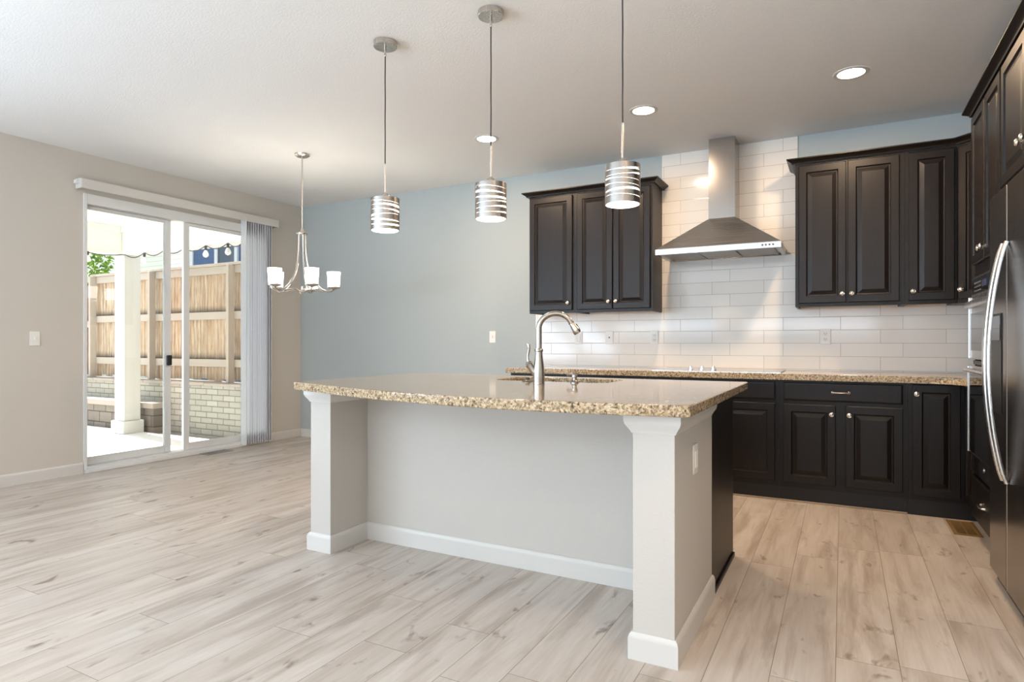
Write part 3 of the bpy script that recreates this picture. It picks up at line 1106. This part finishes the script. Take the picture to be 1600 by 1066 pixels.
hole = rrect(SX0, SX1, SY0, SY1, SR)
top = plate_with_hole(outer, hole, .8735, .914, .006)
tag(finish('countertop', top, 'granite'), 'speckled granite island top with a bowed front edge and sink cut-out', 'countertop')

# sink hung under the cut-out
t = thing('sink', (-1.385, 3.14, .66), 'stainless undermount sink in the island top', 'sink')
R = []
for ins, z in ((-.02, .8725), (.0, .8725), (.003, .865), (.006, .72), (.02, .69), (.06, .678)):
    R.append([(p[0], p[1], z) for p in rrect(SX0 + ins, SX1 - ins, SY0 + ins, SY1 - ins, max(.02, SR - ins))])
so_ = MB().rings(R, cap0=False, cap1=True)
finish('basin', so_, 'sink', t)
finish('drain', MB().lathe([(.045, .6785), (.045, .682), (.03, .680), (.005, .679)], (-1.385, 3.14, 0), 20), 'chrome', t)

# faucet
fx, fy, fz = -1.330, 2.775, .914
t = thing('kitchen_faucet', (fx, fy, fz), 'brushed nickel gooseneck faucet on the island beside the sink', 'faucet')
finish('base_body', MB().lathe([(.029, .0004), (.029, .006), (.0285, .010), (.0290, .04), (.0285, .065), (.0255, .095), (.0205, .125), (.0185, .150), (.0185, .160), (.0215, .163), (.0215, .172), (.0165, .175)], (fx, fy, fz), 28), 'faucet', t)
# spout plane turned towards the sink, seen swinging right in the photo
ux, uy = .94, .34
pts, rad = [], []
for z in (.172, .21, .25, .275):
    pts.append((fx, fy, fz + z)); rad.append(.0150)
rr, cz_ = .083, .275
for k in range(1, 19):
    a = k / 18 * PI * 0.86
    o_ = rr * (1 - math.cos(a))
    pts.append((fx + ux * o_, fy + uy * o_, fz + cz_ + .075 * math.sin(a))); rad.append(.0145 - .002 * k / 18)
sp_ = finish('spout', MB().tube(pts, rad, 16), 'faucet', t)
e, q = Vector(pts[-1]), (Vector(pts[-1]) - Vector(pts[-2])).normalized()
hp = [e + q * s_ for s_ in (0.0005, .006, .008, .02, .045, .058, .066)]
finish('spray_head', MB().tube([tuple(p) for p in hp], [.0145, .0145, .0125, .0150, .0185, .0195, .0165], 16), 'faucet', t)
bt = e + q * .03 + Vector((ux, uy, .3)).normalized() * .0145
finish('spray_button', MB().tube([tuple(bt - q * .012), tuple(bt + q * .022)], [.006, .007], 10), 'black', t)
# side lever
lv = MB()
lv.tube([(fx - .012, fy - .004, fz + .045), (fx - .040, fy - .014, fz + .085), (fx - .048, fy - .017, fz + .098)], [.018, .0165, .0185], 14)
lv.tube([(fx - .046, fy - .017, fz + .1), (fx - .050, fy - .018, fz + .112)], [.0195, .012], 14)
finish('lever_socket', lv, 'faucet', t)
hz = [(-.050, .112), (-.053, .130), (-.051, .148), (-.047, .165), (-.046, .180), (-.049, .194), (-.055, .202)]
finish('lever', MB().tube([(fx + a_, fy - .018, fz + z) for a_, z in hz], [.0070, .0065, .0062, .0066, .0078, .0086, .0062], 12), 'faucet', t)

sx, sy = -1.205, 2.935
t = thing('soap_dispenser', (sx, sy, .914), 'short nickel soap dispenser pump beside the faucet', 'soap dispenser')
finish('collar', MB().lathe([(.021, .0004), (.021, .004), (.014, .010), (.011, .014), (.011, .026), (.0155, .030), (.0155, .042), (.008, .050)], (sx, sy, .914), 18), 'faucet', t)
finish('spout', MB().tube([(sx + .012, sy, .955), (sx - .005, sy + .003, .958), (sx - .03, sy + .008, .957), (sx - .046, sy + .012, .951)], [.010, .010, .008, .006], 10), 'faucet', t)
t = thing('air_switch', (-1.475, 2.938, .914), 'small dark round button on the island left of the faucet', 'button')
finish('button_cap', MB().lathe([(.030, .0004), (.029, .003), (.020, .008), (.012, .011), (.010, .020), (.006, .022)], (-1.475, 2.938, .914), 20), 'dark_grey', t)

# ------------------------------------------------------------------ pendants
def pendant(x, y, which, seed):
    rnd = random.Random(seed)
    t = thing('pendant_light', (x, y, H), which, 'pendant light', 'pendant lights in a row over the island')
    finish('ceiling_canopy', MB().lathe([(.062, -.026), (.064, -.024), (.064, -.0005)], (x, y, H), 36), 'nickel', t)
    finish('strain_relief', MB().lathe([(.0035, -.075), (.006, -.070), (.006, -.0265)], (x, y, H), 12), 'nickel', t)
    cp_ = [(x + .0006 * math.sin(k * 1.7 + seed) * (0 < k < 10), y, H - .072 - (H - .072 - 2.082) * k / 10) for k in range(11)]
    finish('cord', MB().tube(cp_, .0033, 8), 'cord', t)
    finish('stem', MB().lathe([(.0055, 1.931), (.0055, 2.085), (.004, 2.088)], (x, y, 0), 12), 'nickel', t)
    z0, z1, r = 1.720, 1.898, .077
    finish('cap', MB().lathe([(.026, z1 - .0045), (.026, z1 + .012), (.020, z1 + .022), (.012, z1 + .030), (.007, z1 + .034)], (x, y, 0), 20), 'nickel', t)
    # inner lit glass
    finish('glass_cylinder', MB().lathe([(.0, z0 + .004), (.067, z0 + .004), (.069, z0 + .010), (.069, z1 - .02), (.055, z1 - .010), (.0, z1 - .010)], (x, y, 0), 36, cap=False), 'opal', t)
    # metal bands with wavy slits
    nb, seg = 7, 72
    ph = [rnd.uniform(0, 2 * PI) for _ in range(nb)]
    am = [rnd.uniform(.0026, .0048) for _ in range(nb)]
    edges = [z0 + .010 + (z1 - z0 - .010) * i / nb for i in range(nb + 1)]

    def cut(i, th):           # centre and half-width of slit i
        return edges[i] + .006 * math.sin(th + ph[i % nb]), max(.0006, .0020 + am[i % nb] * math.cos(th * 1 - ph[i % nb] * 2.3) * .9)
    for i in range(nb):
        R1 = []
        for k in range(seg):
            th = 2 * PI * k / seg
            if i == 0:
                lo = z0 + .006
            else:
                c0, w0 = cut(i, th)
                lo = c0 + w0
            if i == nb - 1:
                hi = z1
            else:
                c1, w1 = cut(i + 1, th)
                hi = c1 - w1
            if hi < lo + .003:
                hi = lo + .003
            cs, sn = math.cos(th), math.sin(th)
            R1.append([(x + r * cs, y + r * sn, lo), (x + r * cs, y + r * sn, hi), (x + (r - .002) * cs, y + (r - .002) * sn, hi), (x + (r - .002) * cs, y + (r - .002) * sn, lo)])
        mbx = MB()
        mbx.rings(R1 + [R1[0]], cap0=False, cap1=False)
        bmesh.ops.remove_doubles(mbx.bm, verts=list(mbx.bm.verts), dist=1e-6)
        finish('metal_band', mbx, 'band', t)
    for k in range(4):
        a = 2 * PI * k / 4 + .5
        finish('support_rod', MB().lathe([(.0022, z0 + .006), (.0022, z1)], (x + .0735 * math.cos(a), y + .0735 * math.sin(a), 0), 8), 'chrome', t)
    finish('spider', MB().box(x - .074, x + .074, y - .004, y + .004, z1 - .009, z1 - .005).box(x - .004, x + .004, y - .074, y + .074, z1 - .009, z1 - .005), 'chrome', t)
    return t


pendant(-2.183, 2.631, 'slotted metal pendant light farthest left over the island, hung against the blue wall', 1)
pendant(-1.522, 2.631, 'middle slotted metal pendant light over the island sink', 2)
pendant(-.853, 2.631, 'slotted metal pendant light hung in front of the left wall cabinets', 3)

# ------------------------------------------------------------------ recessed ceiling lights
def can(x, y, label, watts=CAN_W):
    t = thing('recessed_light', (x, y, H), label, 'ceiling light', 'recessed ceiling lights over the kitchen')
    R = MB()
    R.lathe([(.074, -.004), (.094, -.005), (.098, -.003), (.098, -.0004)], (x, y, H), 40, cap=False)
    finish('trim_ring', R, 'trim', t)
    finish('lens', MB().lathe([(.001, -.0035), (.074, -.0035), (.074, -.0005), (.001, -.0005)], (x, y, H), 40, cap=False), 'lens', t)
    l = bpy.data.lights.new('downlight', 'AREA')
    l.shape = 'DISK'
    l.size = .16
    l.energy = watts
    l.color = (1.0, .70, .44)
    o = bpy.data.objects.new('downlight', l)
    COL.objects.link(o)
    o.parent = t
    o.location = (0, 0, -.006)


can(-2.499, 4.25, 'lit recessed ceiling light behind the middle pendant cord')
can(-1.226, 4.25, 'lit recessed ceiling light near the range hood, right of the last pendant cord')
can(.047, 4.25, 'lit recessed ceiling light nearest the right-hand wall cabinets')
can(.35, 1.3, 'added unseen recessed fill light in front of the refrigerator, nearer than the island', 4.0)  # added out of view to warm the floor and island post
can(.35, -.6, 'added unseen recessed fill light over the open floor behind the island seats', 4.0)  # second downlight added out of view for warm fill

# ------------------------------------------------------------------ chandelier
cx, cy = -4.105, 3.85
t = thing('chandelier', (cx, cy, H), 'brushed nickel chandelier with five lit frosted glass shades by the patio door', 'chandelier')
finish('ceiling_canopy', MB().lathe([(.02, -.030), (.045, -.026), (.062, -.014), (.064, -.0005)], (cx, cy, H), 32), 'nickel', t)
finish('rod', MB().lathe([(.006, 2.10), (.006, H - .03)], (cx, cy, 0), 12), 'nickel', t)
finish('top_hub', MB().lathe([(.012, 2.045), (.045, 2.050), (.048, 2.062), (.045, 2.068), (.022, 2.074), (.014, 2.098), (.008, 2.102)], (cx, cy, 0), 24), 'nickel', t)
finish('bottom_hub', MB().lathe([(.006, 1.537), (.018, 1.545), (.024, 1.557), (.018, 1.571), (.010, 1.577), (.008, 1.605)], (cx, cy, 0), 20), 'nickel', t)
ang0 = math.atan2(-cy, -cx)
for k in range(5):
    a = ang0 + math.radians(17 + 72 * k)
    ca, sa = math.cos(a), math.sin(a)
    rp = [(.030, 2.048), (.031, 1.97), (.034, 1.90), (.043, 1.82), (.060, 1.745), (.085, 1.68), (.120, 1.622), (.160, 1.584), (.205, 1.566), (.238, 1.567), (.262, 1.583)]
    arm = finish('arm', MB().tube([(cx + ca * r_, cy + sa * r_, z) for r_, z in rp], [.0085] * 8 + [.0075, .007, .007], 10), 'nickel', t)
    br = [(.018, 1.557), (.055, 1.578), (.09, 1.579), (.14, 1.569), (.185, 1.563)]
    finish('lower_brace', MB().tube([(cx + ca * r_, cy + sa * r_, z) for r_, z in br], .0055, 8), 'nickel', t)
    px, py = cx + ca * .262, cy + sa * .262
    finish('cup', MB().lathe([(.012, 1.582), (.028, 1.587), (.049, 1.593), (.056, 1.601), (.056, 1.607), (.02, 1.608)], (px, py, 0), 24), 'nickel', t)
    sh = MB().lathe([(.0, 1.6085), (.048, 1.6085), (.050, 1.613), (.0575, 1.737), (.0555, 1.737), (.048, 1.617), (.0, 1.615)], (px, py, 0), 28, cap=False)
    finish('glass_shade', sh, 'opal_chand', t)
    l = bpy.data.lights.new('bulb', 'POINT')
    l.energy = 0.35
    l.shadow_soft_size = .03
    l.color = (1, .92, .8)
    o = bpy.data.objects.new('bulb', l)
    COL.objects.link(o)
    o.parent = t
    o.location = Vector((px, py, 1.70)) - t.location

# ------------------------------------------------------------------ floor registers
def register(x0, x1, y0, y1, mat, label, nl, open_part):
    t = thing('floor_register', ((x0 + x1) / 2, (y0 + y1) / 2, 0), label, 'vent')
    m = MB()
    w = .022
    for b in ((x0, x1, y0, y0 + w), (x0, x1, y1 - w, y1), (x0, x0 + w, y0 + w, y1 - w), (x1 - w, x1, y0 + w, y1 - w)):
        m.box(b[0], b[1], b[2], b[3], .0006, .006, .0015)
    finish('frame', m, mat, t)
    finish('duct_opening', MB().box(x0 + w, x1 - w, y0 + w, y1 - w, .0006, .0012), 'black', t, False)
    f0, f1 = open_part
    dm = MB()
    if f0 > 0:
        dm.box(x0 + w, x1 - w, y0 + w, y0 + w + (y1 - y0 - 2 * w) * f0, .0013, .0022)
    if f1 < 1:
        dm.box(x0 + w, x1 - w, y0 + w + (y1 - y0 - 2 * w) * f1, y1 - w, .0013, .0022)
    finish('damper_plate', dm, mat, t, False)
    s = MB()
    n_ = nl
    for i in range(n_):
        y = y0 + w + (y1 - y0 - 2 * w) * (i + .5) / n_
        s.box(x0 + w, x1 - w, y - .0016, y + .0016, .0023, .0048)
    s.box((x0 + x1) / 2 - .003, (x0 + x1) / 2 + .003, y0 + w, y1 - w, .0023, .005)
    finish('louver_grid', s, mat, t, False)


register(.575, .715, 4.40, 4.73, 'brass', 'tan floor register in front of the oven tower', 18, (0.0, 0.5))
register(-5.70, -5.56, 4.00, 4.29, 'pewter', 'grey floor register at the foot of the patio door', 16, (0.0, 0.4))

# ------------------------------------------------------------------ outside
G = -.06
struct('patio_floor', box(-14, XL - .151, -4, 4.93, G - .1, G), 'concrete', smooth=False)
struct('ground', box(-40, XL - .151, 4.93, 40, G - .2, G - .03), 'ground', smooth=False)
struct('patio_ceiling', box(-8.45, XL - .151, -2.0, 4.93, 2.62, 2.72), 'patio_white', smooth=False)
m = MB()
m.box(-8.40, XL - .152, 4.70, 4.88, 2.26, 2.619, .006)
m.box(-8.40, XL - .152, 4.66, 4.699, 2.55, 2.619, .004)
struct('trim_1', m, 'patio_white')
m = MB()
m.box(-8.42, -8.24, -2.0, 4.699, 2.26, 2.619, .006)
m.box(-8.239, -8.20, -2.0, 4.659, 2.55, 2.619, .004)
struct('trim_2', m, 'patio_white')

t = thing('patio_column', (-8.28, 4.79, G), 'square white patio column holding the corner of the roof beam', 'column')
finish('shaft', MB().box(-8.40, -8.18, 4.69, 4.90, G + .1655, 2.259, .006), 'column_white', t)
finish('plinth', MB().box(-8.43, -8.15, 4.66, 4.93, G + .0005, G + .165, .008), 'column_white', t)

t = thing('wooden_fence', (-8.5, 5.4, .6), 'weathered cedar board fence above the painted block wall', 'fence')
bd = MB()
x = -10.21
while x < -5.95:
    dz = random.uniform(-.02, .02)
    bd.box(x, x + .135, 5.42 + random.uniform(0, .006), 5.44, .62 + dz, 2.07, .003)
    x += .14
finish('boards', bd, 'fence', t)
for z0, z1 in ((2.03, 2.13), (1.43, 1.53), (.80, .90)):
    finish('rail', MB().box(-10.21, -5.95, 5.375, 5.418, z0, z1, .004), 'rail', t)
finish('cap_board', MB().box(-10.21, -5.95, 5.34, 5.46, 2.131, 2.165, .004), 'rail', t)
for x in (-10.13, -8.64, -6.97):
    finish('post', MB().box(x - .024, x + .024, 5.285, 5.374, .605, 2.129, .005), 'rail', t)

t = thing('board_fence', (-11.7, 5.47, .6), 'red-brown board fence section left of the cedar fence', 'fence')
bd = MB()
x = -13.15
while x < -10.4:
    bd.box(x, x + .135, 5.455, 5.475, .62, 2.13, .003)
    x += .14
finish('boards', bd, 'fence_red', t)
finish('rail', MB().box(-13.15, -10.22, 5.41, 5.4535, 1.36, 1.46, .004), 'rail', t)
finish('rail', MB().box(-13.15, -10.22, 5.41, 5.4535, 2.06, 2.15, .004), 'rail', t)

t = thing('retaining_wall', (-8.5, 5.3, G - .03), 'low painted block retaining wall under the cedar fence', 'wall')
finish('block_face', MB().box(-13.5, -5.95, 5.20, 5.50, G - .03, .565), 'retaining', t, False)
cpm = MB()
x = -13.5
while x < -5.95:
    w = min(random.uniform(.45, .75), -5.95 - x)
    cpm.box(x, x + w - .006, 5.17, 5.50, .566, .604 + random.uniform(-.008, .006), .008)
    x += w
finish('coping', cpm, 'stone_cap', t)

t = thing('stone_bench', (-9.4, 5.05, G - .03), 'low stacked stone seat wall behind the patio column', 'bench')
finish('stone_base', MB().box(-11.3, -8.05, 4.99, 5.198, G - .03, .25, .01), 'stone', t)
finish('seat_slab', MB().box(-11.35, -7.98, 4.94, 5.198, .2505, .325, .008), 'stone_cap', t)

# neighbour houses
t = thing('cream_house', (-22, 14, 0), 'cream lap-sided house beyond the fence', 'house')
finish('wall', MB().box(-34, -14.45, 10.5, 18, -.1, 5.0), 'siding_cream', t, False)
finish('roof', MB().rings([[(-34.4, 10.1, 5.0), (-14.3, 10.1, 5.0), (-14.3, 18.4, 5.0), (-34.4, 18.4, 5.0)], [(-34.4, 14.2, 7.4), (-14.3, 14.2, 7.4), (-14.3, 14.3, 7.4), (-34.4, 14.3, 7.4)]]), 'shingle', t, False)
t = thing('blue_house', (-11, 10, 0), 'blue lap-sided house with white trimmed window above the fence', 'house')
finish('wall', MB().box(-13.9, -8.2, 9.6, 16, -.1, 5.0), 'siding_blue', t, False)
finish('corner_board', MB().box(-14.05, -13.88, 9.57, 9.75, -.1, 5.0), 'trim', t, False)
wf = MB()
for a, b_ in ((-13.05, -12.95), (-12.35, -12.25)):
    wf.box(a, b_, 9.55, 9.598, 2.2, 4.4)
wf.box(-12.95, -12.35, 9.55, 9.598, 4.3, 4.4)
wf.box(-12.95, -12.35, 9.55, 9.598, 2.2, 2.3)
wfo = finish('window_frame', wf, 'trim', t, False)
finish('window_glass', MB().box(-12.95, -12.35, 9.58, 9.598, 2.3, 4.3), 'win_dark', wfo, False)
finish('roof', MB().rings([[(-14.2, 9.3, 5.0), (-8.0, 9.3, 5.0), (-8.0, 16.3, 5.0), (-14.2, 16.3, 5.0)], [(-14.2, 12.7, 7.2), (-8.0, 12.7, 7.2), (-8.0, 12.9, 7.2), (-14.2, 12.9, 7.2)]]), 'shingle', t, False)

# tree
t = thing('leafy_tree', (-16.6, 7.6, 0), 'bright green leafy tree above the fence at the left pane', 'tree')
finish('trunk', MB().tube([(-17.4, 8.0, -.1), (-17.35, 8.0, 1.2), (-17.3, 8.0, 2.4), (-17.2, 8.1, 3.2)], [.16, .13, .10, .05], 10), 'bark', t)
lf = bmesh.new()
for i in range(2600):
    while True:
        p = Vector((random.uniform(-1, 1), random.uniform(-1, 1), random.uniform(-1, 1)))
        if p.length < 1:
            break
    p = Vector((-17.0 + p.x * 1.7, 8.0 + p.y * 1.15, 3.1 + p.z * .85))
    u = Vector((random.gauss(0, 1), random.gauss(0, 1), random.gauss(0, .6))).normalized()
    w = u.cross(Vector((random.gauss(0, 1), random.gauss(0, 1), random.gauss(0, 1)))).normalized()
    s_ = random.uniform(.05, .09)
    q = [p - u * s_, p + w * s_ * .5, p + u * s_, p - w * s_ * .5]
    lf.faces.new([lf.verts.new(v_) for v_ in q])
mm = MB(); mm.bm.free(); mm.bm = lf
finish('foliage', mm, 'leaf', t, False)

# string lights along the beam
t = thing('string_lights', (-7.5, 4.65, 2.2), 'string of clear bulbs strung below the patio beam', 'string lights')
cable = []
xs_ = [-8.16, -7.75, -7.35, -6.96, -6.56, -6.17, -5.9]
for i in range(len(xs_) - 1):
    for k in range(6):
        s_ = k / 6
        cable.append((xs_[i] + (xs_[i + 1] - xs_[i]) * s_, 4.69, 2.255 - .05 * math.sin(PI * s_)))
cab2 = [(-8.20, 4.66 - k * .1, 2.255 - .03 * math.sin(PI * (k % 5) / 5)) for k in range(30)]
finish('cable', MB().tube(list(reversed(cab2)) + cable, .006, 6), 'cord', t)
for x, y in [(-7.75, 4.69), (-6.96, 4.69), (-6.56, 4.69), (-6.17, 4.69), (-8.20, 4.26)]:
    sk = finish('socket', MB().lathe([(.014, -.05), (.016, -.005), (.01, 0)], (x, y, 2.25), 12), 'cord', t)
    finish('bulb', MB().lathe([(.004, -.135), (.026, -.122), (.034, -.098), (.026, -.072), (.014, -.0505)], (x, y, 2.25), 14), 'bulb', sk)
